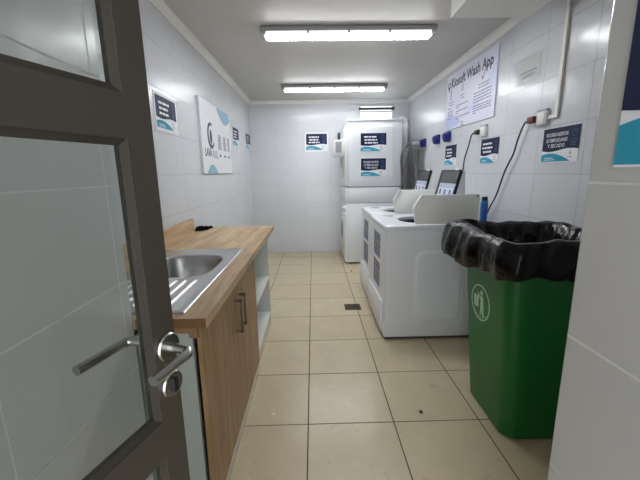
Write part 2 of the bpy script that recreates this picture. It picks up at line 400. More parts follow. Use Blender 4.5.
def handle(parent, yc, z0, z1):
    h = MB(); xf = -.335
    h.box(xf, xf+.032, yc-.006, yc+.006, z0, z0+.012); h.box(xf, xf+.032, yc-.006, yc+.006, z1-.012, z1); h.box(xf+.022, xf+.032, yc-.006, yc+.006, z0, z1, r=.001)
    return h.build('handle', M['brown'], parent, label='dark bronze bar handle')
UB = CT-.0365                  # underside of worktop
cab = thing('base_cabinet', 'oak fronted two door base cabinet with white side under the sink', 'cabinet', (-.62, .04, 0))
MB().box(CB+.02, -.366, -.485, -.467, .0, UB-.03).build('side_panel', M['mel_shaded'], cab)
MB().box(CB+.02, -.352, .542, .56, .0, UB).build('side_panel', M['mel'], cab)
MB().box(CB+.02, -.352, -.467, .542, .07, .088).build('bottom_panel', M['mel'], cab)
c = MB(); c.box(-.535, -.345, -.490, -.467, UB-.029, UB); c.box(-.375, -.345, -.492, -.470, UB-.045, UB-.0)
c.build('top_rail', M['chip'], cab, label='raw chipboard rail showing under the worktop end')
MB().box(-.352, -.331, -.485, .558, 0, .04).build('plinth', M['plinth'], cab)
ds = .057
d1 = MB().box(-.352, -.335, -.484, ds-.002, .042, UB-.006, r=.001).build('door', M['wood_v'], cab)
d2 = MB().box(-.352, -.335, ds+.002, .558, .042, UB-.006, r=.001).build('door', M['wood_v'], cab)
handle(d1, ds-.058, .530, .700); handle(d2, ds+.032, .530, .700)
su = thing('shelf_unit', 'white open shelf unit under the far end of the oak worktop', 'shelf', (-.62, .96, 0))
MB().box(CB+.02, -.345, .561, .579, 0, UB).build('side_panel', M['mel'], su)
MB().box(CB+.02, -.345, 1.27, 1.288, 0, UB).build('side_panel', M['mel'], su)
MB().box(CB+.01, CB+.02, .561, 1.288, 0, UB).build('back_panel', M['mel'], su)
MB().box(CB+.02, -.345, .579, 1.27, .40, .418).build('shelf', M['mel'], su)
MB().box(CB+.02, -.345, .579, 1.27, .075, .093).build('shelf', M['mel'], su)
MB().box(-.358, -.343, .579, 1.27, 0, .075).build('plinth', M['plinth'], su)
# small black cloth on the worktop
cl = MB(); b = bmesh.new(); bmesh.ops.create_icosphere(b, subdivisions=4, radius=1)
for v in b.verts:
    p = v.co.copy(); a = math.atan2(p.y, p.x)
    rr = 1+.22*math.sin(3*a+.6)+.12*math.sin(7*a)
    v.co = Vector((p.x*.08*rr, p.y*.05*rr, (p.z+1)*.011*(1+.5*math.sin(9*p.x+4*p.y)+.3*math.sin(14*p.y))))
    v.co.z = max(0, v.co.z)
o = MB().add(b, Matrix.Translation((-.885, 1.24, CT+.0005))@Matrix.Rotation(.5, 4, 'Z')).build('cloth', M['fabric'], None, 80)
tag(base(o), 'small crumpled black cloth lying on the worktop by the left wall', 'cloth')

# ------------------------------------------------------------------ washing machines
def make_washer():
    x0, x1, y0, y1, zt = .578, 1.36, .88, 1.555, .872
    w_ = thing('washing_machine', 'white top loading washing machine nearest the green bin with its lid raised', 'washing machine', ((x0+x1)/2, (y0+y1)/2, 0), 'top loading washing machines in a row')
    def rr(z, g=0, r=.02): return [Vector((x, y, z)) for x, y in rrect(x0-g, x1+g, y0-g, y1+g, r)]
    MB().loft([rr(.022, -.004), rr(.03), rr(.861), rr(.863, -.007), rr(zt, -.007)], True, False).build('body', M['white'], w_, 40)
    # embossed side panel
    for sgn, yy in ((-1, y0), (1, y1)):
        e = MB(); fr = (Vector((0, yy, 0)), X, Z, Y*sgn)
        o_ = rrect(.80, 1.16, .15, .71, .07); i_ = rrect(.812, 1.148, .162, .698, .06)
        P = lambda q, d: [fr[0]+fr[1]*a+fr[2]*b_+fr[3]*d for a, b_ in q]
        e.loft([P(o_, -.001), P(i_, .011), P(rrect(.825, 1.135, .175, .685, .05), .0115)], False, True)
        e.build('side_emboss', M['white'], w_, 50)
    fr = (Vector((0, 0, 0)), X, Z, Y)
    # top with round tub opening
    cx, cy, ro = .985, 1.215, .235; n = 96
    def outer(z, g, r=.02):
        pts = []
        for k in range(n):
            a = 2*math.pi*k/n; dx, dy = math.cos(a), math.sin(a)
            tx = ((x1+g-cx) if dx > 0 else (x0-g-cx))/dx if abs(dx) > 1e-6 else 1e9
            ty = ((y1+g-cy) if dy > 0 else (y0-g-cy))/dy if abs(dy) > 1e-6 else 1e9
            s_ = min(tx, ty); pts.append(Vector((cx+dx*s_, cy+dy*s_, z)))
        return pts
    def circ(z, r): return [Vector((cx+r*math.cos(2*math.pi*k/n), cy+r*math.sin(2*math.pi*k/n), z)) for k in range(n)]
    MB().loft([circ(zt, ro), outer(zt, .004), outer(.893, .004), outer(.90, -.004), circ(.90, ro+.02), circ(.894, ro), circ(.86, ro-.005), circ(zt, ro)], False, False).build('top_panel', M['white'], w_, 40)
    MB().loft([circ(.87, ro-.004), circ(.80, ro-.01), circ(.42, ro-.01), circ(.41, ro-.05)], False, True).build('tub', M['dsteel'], w_, 40)
    MB().lathe([(.10, -.02), (.095, .0), (.03, .05), (.025, .28), (.0, .29)], (cx, cy, .43), Z, 20).build('agitator', M['plastic'], w_, 40)
    od = MB(); b_ = bmesh.new(); bmesh.ops.create_cone(b_, cap_ends=True, segments=32, radius1=1, radius2=.9, depth=1)
    od.add(b_, Matrix.Translation((.715, 1.455, .9015))@Matrix.Diagonal((.05, .06, .004, 1)))
    od.build('dispenser_cap', mat('grey green plastic', (140, 158, 142), .4), w_, 40, label='grey green dispenser cap')
    # raised lid on the near edge
    ly0, ly1 = .886, .908
    fr = (Vector((0, 0, 0)), X, Z, Y)
    prof = [(.794, .908), (.783, .985), (.772, 1.02), (.778, 1.04), (.828, 1.121), (1.25, 1.121), (1.258, 1.10), (1.258, .908)]
    lid = MB().prism(prof, ly0, ly1, fr, r=.004).build('lid', M['white_grey'], w_, 30, label='raised lid seen edge to edge from the near side')
    fl = MB(); fl.prism([(.772, 1.02), (.778, 1.04), (.828, 1.121), (.842, 1.121), (.79, 1.035), (.785, 1.015)], ly0-.012, ly0+.002, fr)
    fl.build('lid_flange', M['white_grey'], lid)
    for px in (.834, 1.235):
        MB().cyl((px, ly0-.009, 1.11), (px, ly0+.003, 1.11), .006, 12).build('bumper', M['rubber'], lid)
    # control console
    xb, zb_, xt, zt_ = 1.055, .90, 1.152, 1.294
    vv = Vector((xt-xb, 0, zt_-zb_)); ln = vv.length; vv.normalize(); nn = Vector((-vv.z, 0, vv.x))
    yc0, yc1 = .985, 1.36
    cfr = (Vector((xb, yc1, zb_)), -Y, vv, nn)     # x runs toward the viewer's right (near side)
    W = yc1-yc0
    con = MB().prism([(xb+.012, .90), (xt+.012, zt_-.004), (xt+.03, zt_-.004), (1.20, .95), (1.21, .90)], yc0+.004, yc1-.004, fr, r=.004).build('console', M['white'], w_, 30)
    cp = MB().prism(rrect(0, W, 0, ln, .012), -.012, .008, cfr).build('control_panel', M['black'], w_, 40, label='black sloping control panel')
    MB().prism([(.055, ln*.75), (W-.012, ln*.75), (W-.012, ln-.015), (.055, ln-.015)], .008, .0095, cfr).build('display', M['screen'], cp)
    MB().prism([(.055, .06), (W-.012, .06), (W-.012, ln*.735), (.055, ln*.735)], .008, .0095, cfr).build('keypad', M['keys'], cp)
    for i in range(3):
        for j in range(3):
            MB().prism(rrect(.07+i*.098, .07+i*.098+.08, .055+j*.072, .055+j*.072+.06, .008, 3), .0095, .0115, cfr).build('button', M['whiteink'], cp)
            MB().prism([(.088+i*.098, .062+j*.072), (.132+i*.098, .062+j*.072), (.132+i*.098, .106+j*.072), (.088+i*.098, .106+j*.072)], .0115, .0119, cfr).build('button_mark', M['butblue'], cp)
    MB().prism([(W-.09, ln-.004), (W-.025, ln-.004), (W-.025, ln+.012), (W-.09, ln+.012)], -.01, .012, cfr, r=.002).build('top_clip', M['plastic'], cp)
    # front face: instruction labels, lower access panel
    ffr = (Vector((x0, 0, 0)), -Y, Z, -X)
    for a, b_2, zz0, zz1 in ((1.35, 1.09, .60, .80), (1.35, 1.09, .355, .56)):
        lb = MB().prism([(-a, zz0), (-b_2, zz0), (-b_2, zz1), (-a, zz1)], 0, .0012, ffr).build('instruction_label', M['slate'], w_, label='slate grey instruction label on the front')
        g = MB()
        for i in range(3):
            for j in range(2):
                ux = -a+.018+i*.079; uz = zz0+.065+j*.066
                frame_mb(g, ffr, ux, ux+.066, uz, uz+.056, .0045, .0012, .0018)
        g.build('label_print', M['keys'], lb)
        MB().prism([(-a+.01, zz0+.008), (-b_2-.01, zz0+.008), (-b_2-.01, zz0+.048), (-a+.01, zz0+.048)], .0012, .0018, ffr).build('label_footer', M['footer'], lb)
    MB().box(x0-.016, x0+.002, .95, 1.54, .05, .30, r=.005).build('access_panel', M['white'], w_, 40)
    b_3 = MB()
    for px in (x0+.05, x1-.05):
        for py in (y0+.05, y1-.05): MB().cyl((px, py, 0), (px, py, .03), .02, 12).build('foot', M['rubber'], w_, 40)
    MB().box(x0+.012, x1-.02, y0+.012, y1-.012, .008, .022).build('base_tray', M['rubber'], w_)
    return w_
w1 = make_washer()
w2 = dup(w1, (.018, .705, 0), 'white top loading washing machine standing beyond the nearest one, toward the stacked machine')
# blue bottle at the back of the first washer
bt = thing('bottle', 'slim blue bottle with black cap standing behind the raised lid of the nearest washer', 'bottle', (1.314, .930, .90))
MB().lathe([(.024, 0), (.026, .006), (.026, .15), (.022, .168), (.012, .176)], (1.314, .930, .9005), Z, 20).build('bottle_body', M['blueb'], bt, 40)
MB().lathe([(.021, -.01), (.021, .018), (.016, .022)], (1.314, .930, 1.076), Z, 16).build('cap', M['black'], bt, 40)

# ------------------------------------------------------------------ stacked washer dryer
sx, sX, sY0, sY1 = .505, 1.25, 3.11, 3.84
stk = thing('stacked_washer_dryer', 'tall white stacked washer and dryer standing against the back wall', 'washer dryer', ((sx+sX)/2, (sY0+sY1)/2, 0))
frx = (Vector((0, 0, 0)), X, Z, Y)
MB().box(sx, sX, sY0, sY1, .025, .863, r=.008).build('lower_cabinet', M['white'], stk, 40)
MB().box(sx+.004, sX-.004, sY0+.004, sY1-.004, .868, 1.08, r=.006).build('control_band', M['white'], stk, 40)
MB().box(.528, sX, sY0, sY1, 1.088, 1.955, r=.01).build('upper_cabinet', M['white'], stk, 40)
MB().box(sx+.008, sX-.02, sY0-.01, sY1, 1.945, 1.967, r=.006).build('top_panel', M['white'], stk, 40)
MB().prism([(.480, 1.10), (.531, 1.10), (.531, 1.945), (.523, 1.945), (.480, 1.86)], sY0+.01, sY1-.01, frx, r=.006).build('dryer_front', M['white_grey'], stk, 30)
MB().prism([(.488, .04), (sx+.01, .04), (sx+.01, .85), (.488, .85)], sY0+.01, sY1-.01, frx, r=.006).build('washer_front', M['white_grey'], stk, 30)
MB().box(.492, sx+.02, sY0+.02, sY1-.02, .88, 1.07, r=.005).build('control_fascia', M['white_grey'], stk, 30)
e = MB(); fr = (Vector((0, sY0, 0)), X, Z, -Y)
P = lambda q, d: [fr[0]+fr[1]*a+fr[2]*b_+fr[3]*d for a, b_ in q]
e.loft([P(rrect(.545, 1.15, 1.13, 1.90, .06), -.001), P(rrect(.57, 1.125, 1.155, 1.875, .045), .008), P(rrect(.585, 1.11, 1.17, 1.86, .04), .0085)], False, True)
e.build('side_emboss', M['white'], stk, 50)
for zc in (.45, 1.48):
    dd = MB().lathe([(.24, 0), (.24, .008), (.22, .014), (.15, .014)], (.481 if zc > 1 else .489, 3.475, zc), -X, 40).build('porthole_door', M['plastic'], stk, 40)
    MB().lathe([(.148, .013), (.12, .018), (.05, .022)], (.481 if zc > 1 else .489, 3.475, zc), -X, 40).build('porthole_glass', M['screen'], dd, 60)
for kz in (.81, .72): MB().cyl((.49, 3.13, kz), (.452, 3.13, kz), .02, 16).build('knob', M['plastic'], stk, 40)
rd = MB().box(.335, .481, 3.115, 3.24, 1.49, 1.71, r=.008).build('card_reader', M['plastic'], stk, 40, label='small white card reader box with grey face on the dryer front')
MB().box(.36, .44, 3.108, 3.117, 1.545, 1.69, r=.002).build('reader_face', M['lampgrey'], rd)
MB().box(.39, .425, 3.125, 3.16, 1.70, 1.80, r=.006).build('reader_hood', M['rubber'], rd, 40)
for px in (sx+.05, sX-.05):
    for py in (sY0+.05, sY1-.05): MB().cyl((px, py, 0), (px, py, .03), .02, 12).build('foot', M['rubber'], stk, 40)
# vent pipe
vp = thing('vent_pipe', 'white plastic pipe with elbow behind the stacked machine in the right corner', 'pipe', (1.475, 3.80, 0))
MB().tube([(1.475, 3.80, 0.0), (1.475, 3.80, 1.0), (1.475, 3.80, 1.98), (1.465, 3.80, 2.03), (1.43, 3.80, 2.06), (1.38, 3.80, 2.065)], .034, 16).build('pipe', M['plastic'], vp, 40)
MB().lathe([(.041, 0), (.041, .05)], (1.475, 3.80, 1.93), Z, 20).build('collar', M['plastic'], vp, 40)
MB().lathe([(.041, 0), (.041, .045)], (1.425, 3.80, 2.064), -X, 20).build('collar', M['plastic'], vp, 40)

# ------------------------------------------------------------------ printed signs
def wavy(w_, y_mid, amp, ph, n=24): return [(w_*i/n, y_mid+amp*math.sin(2*math.pi*i/n+ph)) for i in range(n+1)]
def bars(mb, fr, xs, y, h, d, rng, word=(.018, .05), gap=.007):
    x = xs[0]
    while x < xs[1]-.004:
        l = min(rng.uniform(*word), xs[1]-x)
        mb.prism([(x, y-h/2), (x+l, y-h/2), (x+l, y+h/2), (x, y+h/2)], d, d+.0004, fr); x += l+gap
def sign(label, O, U_, N_, w_, h_, lines, border=0.0, seed=1, mid=.345, tiny=True, group='navy and teal instruction signs'):
    """O is the top-left corner as seen; lines: list of strings, or None for illegible print."""
    fr = (Vector(O)-Z*h_, U_, Z, N_); rng = random.Random(seed)
    s = thing('instruction_sign', label, 'sign', Vector(O)+U_*w_/2-Z*h_, group)
    B = border
    MB().prism([(-B, -B), (w_+B, -B), (w_+B, h_+B), (-B, h_+B)], .0004, .003, fr).build('backing', M['paper'], s)
    MB().prism([(0, h_)]+[(a, b_) for a, b_ in wavy(w_, h_*mid, h_*.035, math.pi*1.0)]+[(w_, h_)], .003, .0036, fr).build('header_panel', M['navy'], s)
    n = 22; top = []
    for i in range(n+1):
        t_ = i/n; top.append((w_*.82*t_, h_*(.245*math.sin(math.pi*min(1, .30+.70*t_))**.9+.015)))
    MB().prism([(0, .004)]+top+[(w_*.82, .004)], .003, .0036, fr).build('wave_panel', M['teal'], s)
    tx = MB(); ys = [h_*.80, h_*.635, h_*.475]
    for i, y in enumerate(ys[:len(lines)]):
        if lines[i]: tx.add(text_bm(lines[i], h_*.155, fr, w_*.40, y, .0038, .006, sx=min(1, w_*.66/(len(lines[i])*h_*.155*.62))))
        else: bars(tx, fr, (w_*rng.uniform(.09, .16), w_*rng.uniform(.58, .68)), y, h_*.075, .0036, rng, (w_*.08, w_*.2), w_*.025)
    tx.build('lettering', M['whiteink'], s)
    ic = MB(); r_ = h_*.10
    ring(ic, fr, w_*.86, h_*.80, r_, r_*.86, .0036, .004, 20)
    ic.prism([(w_*.86-.0015, h_*.80), (w_*.86+.0015, h_*.80), (w_*.86+.0015, h_*.87), (w_*.86-.0015, h_*.87)], .0036, .004, fr)
    frame_mb(ic, fr, w_*.80, w_*.92, h_*.45, h_*.64, h_*.014, .0036, .004); ring(ic, fr, w_*.86, h_*.53, r_*.42, r_*.28, .0036, .004, 14)
    ic.build('icon', M['iconink'], s)
    sm = MB(); o_ = 0 if tiny else w_*.18; bars(sm, fr, (w_*.09+o_, w_*.36+o_), h_*.125, h_*.022, .0036, rng, (.01, .03), .004); bars(sm, fr, (w_*.09+o_, w_*.40+o_), h_*.07, h_*.022, .0036, rng, (.01, .03), .004)
    sm.build('small_print', M['whiteink'], s)
    lg = MB(); lg.prism([(w_*.80+.4*a, h_*.23+.6*b_) for a, b_ in [(0, h_*.14), (-h_*.06, 0), (0, -h_*.06), (h_*.06, 0)]], .003, .0036, fr); bars(lg, fr, (w_*.75, w_*.86), h_*.13, h_*.018, .003, rng, (.01, .02), .003)
    lg.build('logo', M['navy'], s)
    return s
RS = ['RECUERDA RESPETAR', 'LOS TIEMPOS DE LAVADO', 'Y SECADO']
sign('navy sign on the right wall below the socket with the red plug', (XR, .705, 1.538), -Y, -X, .31, .205, RS, seed=2)
sign('navy instruction sign on the right wall under the socket with the black plug', (XR, 1.538, 1.55), -Y, -X, .295, .205, [None]*3, seed=3)
sign('navy instruction sign on the right wall below the blue sockets, farthest of that wall', (XR, 2.366, 1.556), -Y, -X, .30, .21, [None]*3, seed=4)
sign('white bordered navy sign on the left wall, between door and white board', (XL, .685, 1.785), Y, X, .315, .20, [None]*3, border=.018, seed=5)
sign('navy instruction sign on the left wall just right of the white board', (XL, 2.775, 1.85), Y, X, .315, .215, [None]*3, seed=6)
sign('navy instruction sign on the left wall next to the back corner', (XL, 3.60, 1.86), Y, X, .315, .215, [None]*3, seed=8)
sign('navy instruction sign on the plain back wall left of the stacked machine', (-.045, YB, 1.876), X, -Y, .325, .245, [None]*3, border=.02, seed=9)
sign('upper of the two navy signs on the side of the stacked machine', (.693, sY0-.0085, 1.787), X, -Y, .34, .235, [None]*3, seed=10)
sign('lower of the two navy signs on the side of the stacked machine', (.700, sY0-.0085, 1.462), X, -Y, .335, .235, RS, seed=11)
sign('large navy and teal sign on the near entrance wall at the right edge', (.54, -1.0, 1.59), -Y, -X, .42, .295, [None]*3, seed=12, mid=.295, tiny=False)

# white brand board on the left wall
bo = thing('wall_board', 'large white printed board with round dark logo on the left wall', 'board', (XL+.01, 2.08, 1.30))
fr = (Vector((XL, 1.49, 1.298)), Y*.9, Z, X); BW, BH = 1.18, .642
MB().prism([(0, 0), (BW, 0), (BW, BH), (0, BH)], .0004, .02, fr).build('panel', M['paper'], bo)
MB().prism([(.60, BH)]+[(.60+.56*t_/16, BH-.02-.115*math.sin(math.pi*t_/16*.85)) for t_ in range(17)]+[(BW-.02, BH)], .02, .0206, fr).build('corner_swoosh', M['skyblue'], bo)
MB().prism([(.10, .0)]+[(.10+.40*t_/16, .08*math.sin(math.pi*t_/16)+.001) for t_ in range(1, 16)]+[(.50, .0)], .02, .0206, fr).build('corner_swoosh', M['skyblue'], bo)
lg = MB()
for k in range(20):     # thick crescent logo
    a, b_ = math.radians(60+k*13.5), math.radians(60+(k+1)*13.5); wd = lambda q: .018+.03*math.sin(math.pi*(q-math.radians(60))/math.radians(270))
    c0 = (.31, .345); ro = .12
    lg.prism([(c0[0]+(ro-wd(a))*math.cos(a), c0[1]+(ro-wd(a))*math.sin(a)), (c0[0]+ro*math.cos(a), c0[1]+ro*math.sin(a)), (c0[0]+ro*math.cos(b_), c0[1]+ro*math.sin(b_)), (c0[0]+(ro-wd(b_))*math.cos(b_), c0[1]+(ro-wd(b_))*math.sin(b_))], .02, .0206, fr)
lg.prism([(.31+.05*math.cos(k*.3307)*(.8), .335+.065*math.sin(k*.3307)) for k in range(19)], .02, .0208, fr)
lg.build('logo', M['ink'], bo)
MB().add(text_bm('LAVA', .10, fr, .075, .185, .0204, .02, 'LEFT', sx=.95)).build('lettering', M['ink'], bo)
MB().add(text_bm('FULL', .10, fr, .345, .175, .0204, .0, 'LEFT', sx=.9)).build('lettering', mat('grey blue ink', (120, 150, 165), .5), bo)
rng = random.Random(3)
for cx in (.64, .85, 1.04):
    cols = MB()
    for i in range(5):
        yy = .355-i*.03; ww = rng.uniform(.05, .085) if cx < 1 else rng.uniform(.03, .05)
        frame_mb(cols, fr, cx-ww, cx+ww, yy, yy+.022, .006, .02, .0205)
    cols.prism([(cx-.006, .235), (cx+.006, .235), (cx+.006, .377), (cx-.006, .377)], .02, .0205, fr)
    cols.prism([(cx-.04, .165), (cx+.04, .165), (cx+.04, .185), (cx-.04, .185)], .02, .0205, fr)
    cols.build('small_print', M['slate'], bo)

# app poster on the right wall
po = thing('poster', 'large pale lavender app poster on the right wall under the ceiling', 'poster', (XR-.005, 1.86, 1.722))
fr = (Vector((XR, 2.395, 1.722)), -Y, Z, -X); PW, PH = 1.045, .555
MB().prism([(0, 0), (PW, 0), (PW, PH), (0, PH)], .0004, .012, fr).build('panel', mat('pale lavender board', (222, 222, 240), .42), po)
MB().add(text_bm('Kiosoft Wash App', .125, fr, .115, PH-.095, .0124, .027, 'LEFT', sx=.92)).build('lettering', M['ink'], po)
lg = MB(); ring(lg, fr, .062, PH-.10, .036, .024, .012, .0126, 20); lg.prism([(.05, PH-.16), (.074, PH-.16), (.070, PH-.10), (.054, PH-.10)], .012, .0126, fr); lg.build('logo', M['ink'], po)
sw = MB()
top = [(.36+.685*t_/20, .10+.33*(t_/20)**1.6) for t_ in range(21)]; bot = [(.36+.685*t_/20, .07+.20*(t_/20)**1.7) for t_ in range(21)]
sw.prism(bot+top[::-1], .012, .0124, fr); sw.build('swoosh', M['lav2'], po)
s2_ = MB(); s2_.prism([(0, .0)]+[(.40*t_/18, .05+.10*math.sin(math.pi*(.28+.72*t_/18))) for t_ in range(19)]+[(.40, .04), (.22, .012), (.1, .0)], .012, .0125, fr); s2_.build('swoosh', M['lav'], po)
rng = random.Random(5)
for q in ([(.115, .30), (.135, .30), (.135, .41), (.115, .41)], [(.40, .335), (.418, .335), (.418, .41), (.40, .41)], [(.79, .36), (.815, .335), (.86, .42), (.85, .43), (.815, .365), (.80, .375)]):
    MB().prism(q, .0126, .013, fr).build('icon', M['greyink'], po)
for grp in (((.275, .08, .20), (.25, .09, .19), (.215, .06, .15), (.185, .06, .2), (.165, .06, .2), (.145, .06, .19), (.11, .06, .15)),
            ((.30, .36, .46), (.275, .37, .45)), ((.215, .28, .56), (.195, .28, .34), (.160, .28, .56), (.14, .28, .33), (.105, .28, .60), (.085, .28, .36)),
            ((.31, .75, .93), (.285, .74, .94)), ((.25, .66, .98), (.225, .66, .98), (.20, .66, .98), (.175, .66, .98), (.14, .66, .99), (.12, .66, .99), (.10, .66, .99), (.08, .66, .72))):
    pr = MB()
    for y, a, b_ in grp: bars(pr, fr, (a, b_), y, .010, .0126, rng, (.02, .06), .007)
    pr.build('small_print', M['greyink'], po)
lg = MB(); lg.prism([(.44, .06), (.43, .035), (.44, .025), (.455, .035)], .0126, .013, fr); bars(lg, fr, (.41, .48), .014, .008, .0126, rng, (.02, .03), .004); lg.build('logo', M['ink'], po)

# clear sleeve with a notice
sl = thing('plastic_sleeve', 'clear plastic sleeve holding a notice taped on the upper right wall', 'notice', (XR, .965, 1.85))
fr = (Vector((XR, 1.145, 1.85)), -Y, Z, -X)
MB().prism([(.07, .03), (.325, .03), (.325, .185), (.07, .185)], .0006, .002, fr).build('notice', M['sheet'], sl)
tx = MB(); tx.add(text_bm('LAVAPETS', .034, fr, .20, .075, .0022, .01, sx=.9)); tx.prism([(.11, .10), (.29, .10), (.29, .108), (.11, .108)], .002, .0024, fr)
tx.build('lettering', M['greyink'], sl)
b = bmesh.new(); na, nb = 30, 18
def slp(i, j):
    a, c_ = i/na, j/nb; e = min(a, 1-a, c_, 1-c_)
    d = .004+.007*min(1, e/.16)+.0014*math.sin(5*a+2*c_)*min(1, e/.15)
    return fr[0]+fr[1]*(.005+.355*a)+fr[2]*(.008+.20*c_)+fr[3]*d
GG = [[b.verts.new(slp(i, j)) for j in range(nb+1)] for i in range(na+1)]
for i in range(na):
    for j in range(nb): b.faces.new((GG[i][j], GG[i+1][j], GG[i+1][j+1], GG[i][j+1]))
MB().add(b).build('sleeve_film', M['sleeve'], sl, 60)

# ------------------------------------------------------------------ sockets, plugs, cables
def outlet(label, y0, y1, z0, z1):
    o = thing('wall_socket', label, 'socket', (XR, (y0+y1)/2, z0), 'white surface mounted wall sockets')
    MB().box(XR-.028, XR-.0005, y0, y1, z0, z1, r=.004).build('box', M['plastic'], o, 40)
    MB().box(XR-.033, XR-.026, y0+.01, y1-.01, z0+.01, z1-.01, r=.003).build('faceplate', M['white_grey'], o, 40)
    MB().box(XR-.02, XR-.0005, y0+.01, y1+.012, z1, z1+.014, r=.002).build('cable_bracket', M['lampgrey'], o)
    return o
outlet('white wall socket with the dark red plug, above the green bin', .67, .765, 1.572, 1.655)
outlet('white wall socket with the black plug, below the lavender poster', 1.44, 1.535, 1.575, 1.66)
k = MB(); k.box(XR-.016, XR-.0005, .585, .612, 1.60, ZC-.046, r=.002); k.box(XR-.016, XR-.0005, .612, .669, 1.60, 1.622, r=.002)
tag(base(k.build('cable_trunking', M['trim'])), 'white cable trunking running from the near socket up to the ceiling', 'trunking')
pc = thing('power_cord', 'black cord with dark red plug hanging from the near socket behind the green bin', 'cord', (XR-.05, .79, 1.6))
MB().box(XR-.05, XR-.012, .766, .835, 1.592, 1.635, r=.006).build('plug', M['red'], pc, 40)
MB().tube([(XR-.03, .83, 1.614), (XR-.03, .885, 1.60), (XR-.03, .945, 1.50), (XR-.03, .985, 1.40), (XR-.03, 1.075, 1.28), (XR-.03, 1.17, 1.09), (XR-.035, 1.30, .88), (XR-.05, 1.33, .5), (XR-.05, 1.30, .02)], .006, 8).build('cable', M['black'], pc, 60)
pc = thing('power_cord', 'black cord running from the second socket to the control panel of the nearest washer', 'cord', (XR-.05, 1.57, 1.6))
MB().box(XR-.05, XR-.012, 1.536, 1.60, 1.60, 1.64, r=.006).build('plug', M['black'], pc, 40)
MB().tube([(XR-.03, 1.59, 1.625), (1.49, 1.60, 1.601), (1.42, 1.495, 1.502), (1.32, 1.332, 1.383), (1.225, 1.13, 1.296), (1.195, 1.08, 1.284)], .006, 8).build('cable', M['black'], pc, 60)
def blue_socket(label, yc):
    o = thing('industrial_socket', label, 'socket', (XR, yc, 1.595), 'blue industrial sockets in a row')
    MB().box(XR-.035, XR-.0005, yc-.055, yc+.055, 1.60, 1.705, r=.006).build('box', M['bluep'], o, 40)
    MB().lathe([(.042, 0), (.042, .018), (.046, .018), (.046, .03), (.036, .034)], (XR-.032, yc, 1.65), Vector((-1, 0, -.2)), 24).build('hinged_cap', M['bluep'], o, 40)
    return o
blue_socket('blue wall socket farthest along the right wall, with grey cables plugged in', 3.10)
blue_socket('blue wall socket in the middle of the row of three', 2.61)
blue_socket('blue wall socket nearest of the three, just under the lavender poster', 2.29)
pc = thing('power_cord', 'thick grey cables with plug looping down from the farthest blue socket', 'cord', (1.42, 3.2, 1.6))
MB().tube([(XR-.076, 3.10, 1.637), (1.43, 3.11, 1.64), (1.38, 3.12, 1.635)], .032, 16, smooth=False).build('plug', M['lampgrey'], pc, 40)
for q, off in enumerate((0, .05)):
    MB().tube([(1.385, 3.12+off*.2, 1.635), (1.30+off*.8, 3.08, 1.61), (1.225+off*1.5, 3.05, 1.48), (1.235+off*1.0, 3.05, 1.28), (1.25+off*1.2, 3.05, 1.05), (1.27+off, 3.05, .7), (1.28+off, 3.05, .02)], .011, 10).build('cable', M['hose'], pc, 60)
pc = tag(base(MB().tube([(1.47, 3.16, 1.56), (1.44, 3.1, 1.40), (1.45, 3.05, 1.2), (1.46, 3.0, .9), (1.46, 2.95, .3), (1.46, 2.95, .02)], .03, 12).build('drain_hose', M['hose'], None, 60)), 'grey hose hanging in the corner behind the far washer', 'hose')

# ------------------------------------------------------------------ green bin with black bag
gb = thing('waste_bin', 'tall green plastic waste bin lined with a black bag beside the entrance wall', 'bin', (1.17, .1, 0))
def brr(z, x0, x1, y0, y1, r): return [Vector((x, y, z)) for x, y in rrect(x0, x1, y0, y1, r, 8)]
b0 = (.955, 1.375, -.15, .265); b1 = (.915, 1.42, -.135, .385)
def lerp(t_, g=0): return [p+(q_-p)*t_+s_*g for p, q_, s_ in zip(b0, b1, (-1, 1, -1, 1))]
H = .95
rings = [brr(.0, *lerp(0, -.012), .06), brr(.012, *lerp(0), .065)]+[brr(H*t_, *lerp(t_), .065+.01*t_) for t_ in (.3, .6, .9)]+[brr(H-.03, *lerp(.97), .07), brr(H-.025, *lerp(.97, .02), .08), brr(H, *lerp(1, .02), .08), brr(H, *lerp(1, -.004), .07), brr(.2, *lerp(.2, -.008), .06), brr(.05, *lerp(.05, -.01), .06)]
MB().loft(rings, True, True).build('bin_body', M['green'], gb, 40)
# litter-man emblem on the left side face
def gx(z): return b0[0]+(b1[0]-b0[0])*z/H
sl_ = Vector(((b1[0]-b0[0])/H, 0, 1)).normalized(); nl = Vector((-sl_.z, 0, sl_.x))
efr = (Vector((gx(.60), .135, .60)), -Y, sl_, nl)
em = MB(); ring(em, efr, 0, 0, .098, .090, -.001, .0012, 40)
def poly(*p): em.prism(p, -.001, .0012, efr)
poly((-.065, -.035), (-.022, -.035), (-.014, .03), (-.07, .03))                        # basket
ring(em, efr, .012, .058, .014, 0.001, -.001, .0012, 16)                               # head
poly((.0, .04), (.028, .038), (.034, -.01), (.004, -.01))                              # torso
poly((.0, .036), (-.03, .052), (-.034, .044), (.004, .02))                             # arm
poly((.004, -.008), (.02, -.008), (.012, -.066), (.0, -.066)); poly((.018, -.008), (.034, -.008), (.040, -.066), (.028, -.066))
for k in range(9):
    a, b_ = math.radians(215+k*12), math.radians(215+k*12+9)
    poly((.078*math.cos(a), .078*math.sin(a)), (.082*math.cos(a), .082*math.sin(a)), (.082*math.cos(b_), .082*math.sin(b_)), (.078*math.cos(b_), .078*math.sin(b_)))
em.build('emblem', M['logo'], gb, label='pale round emblem of a figure dropping litter')
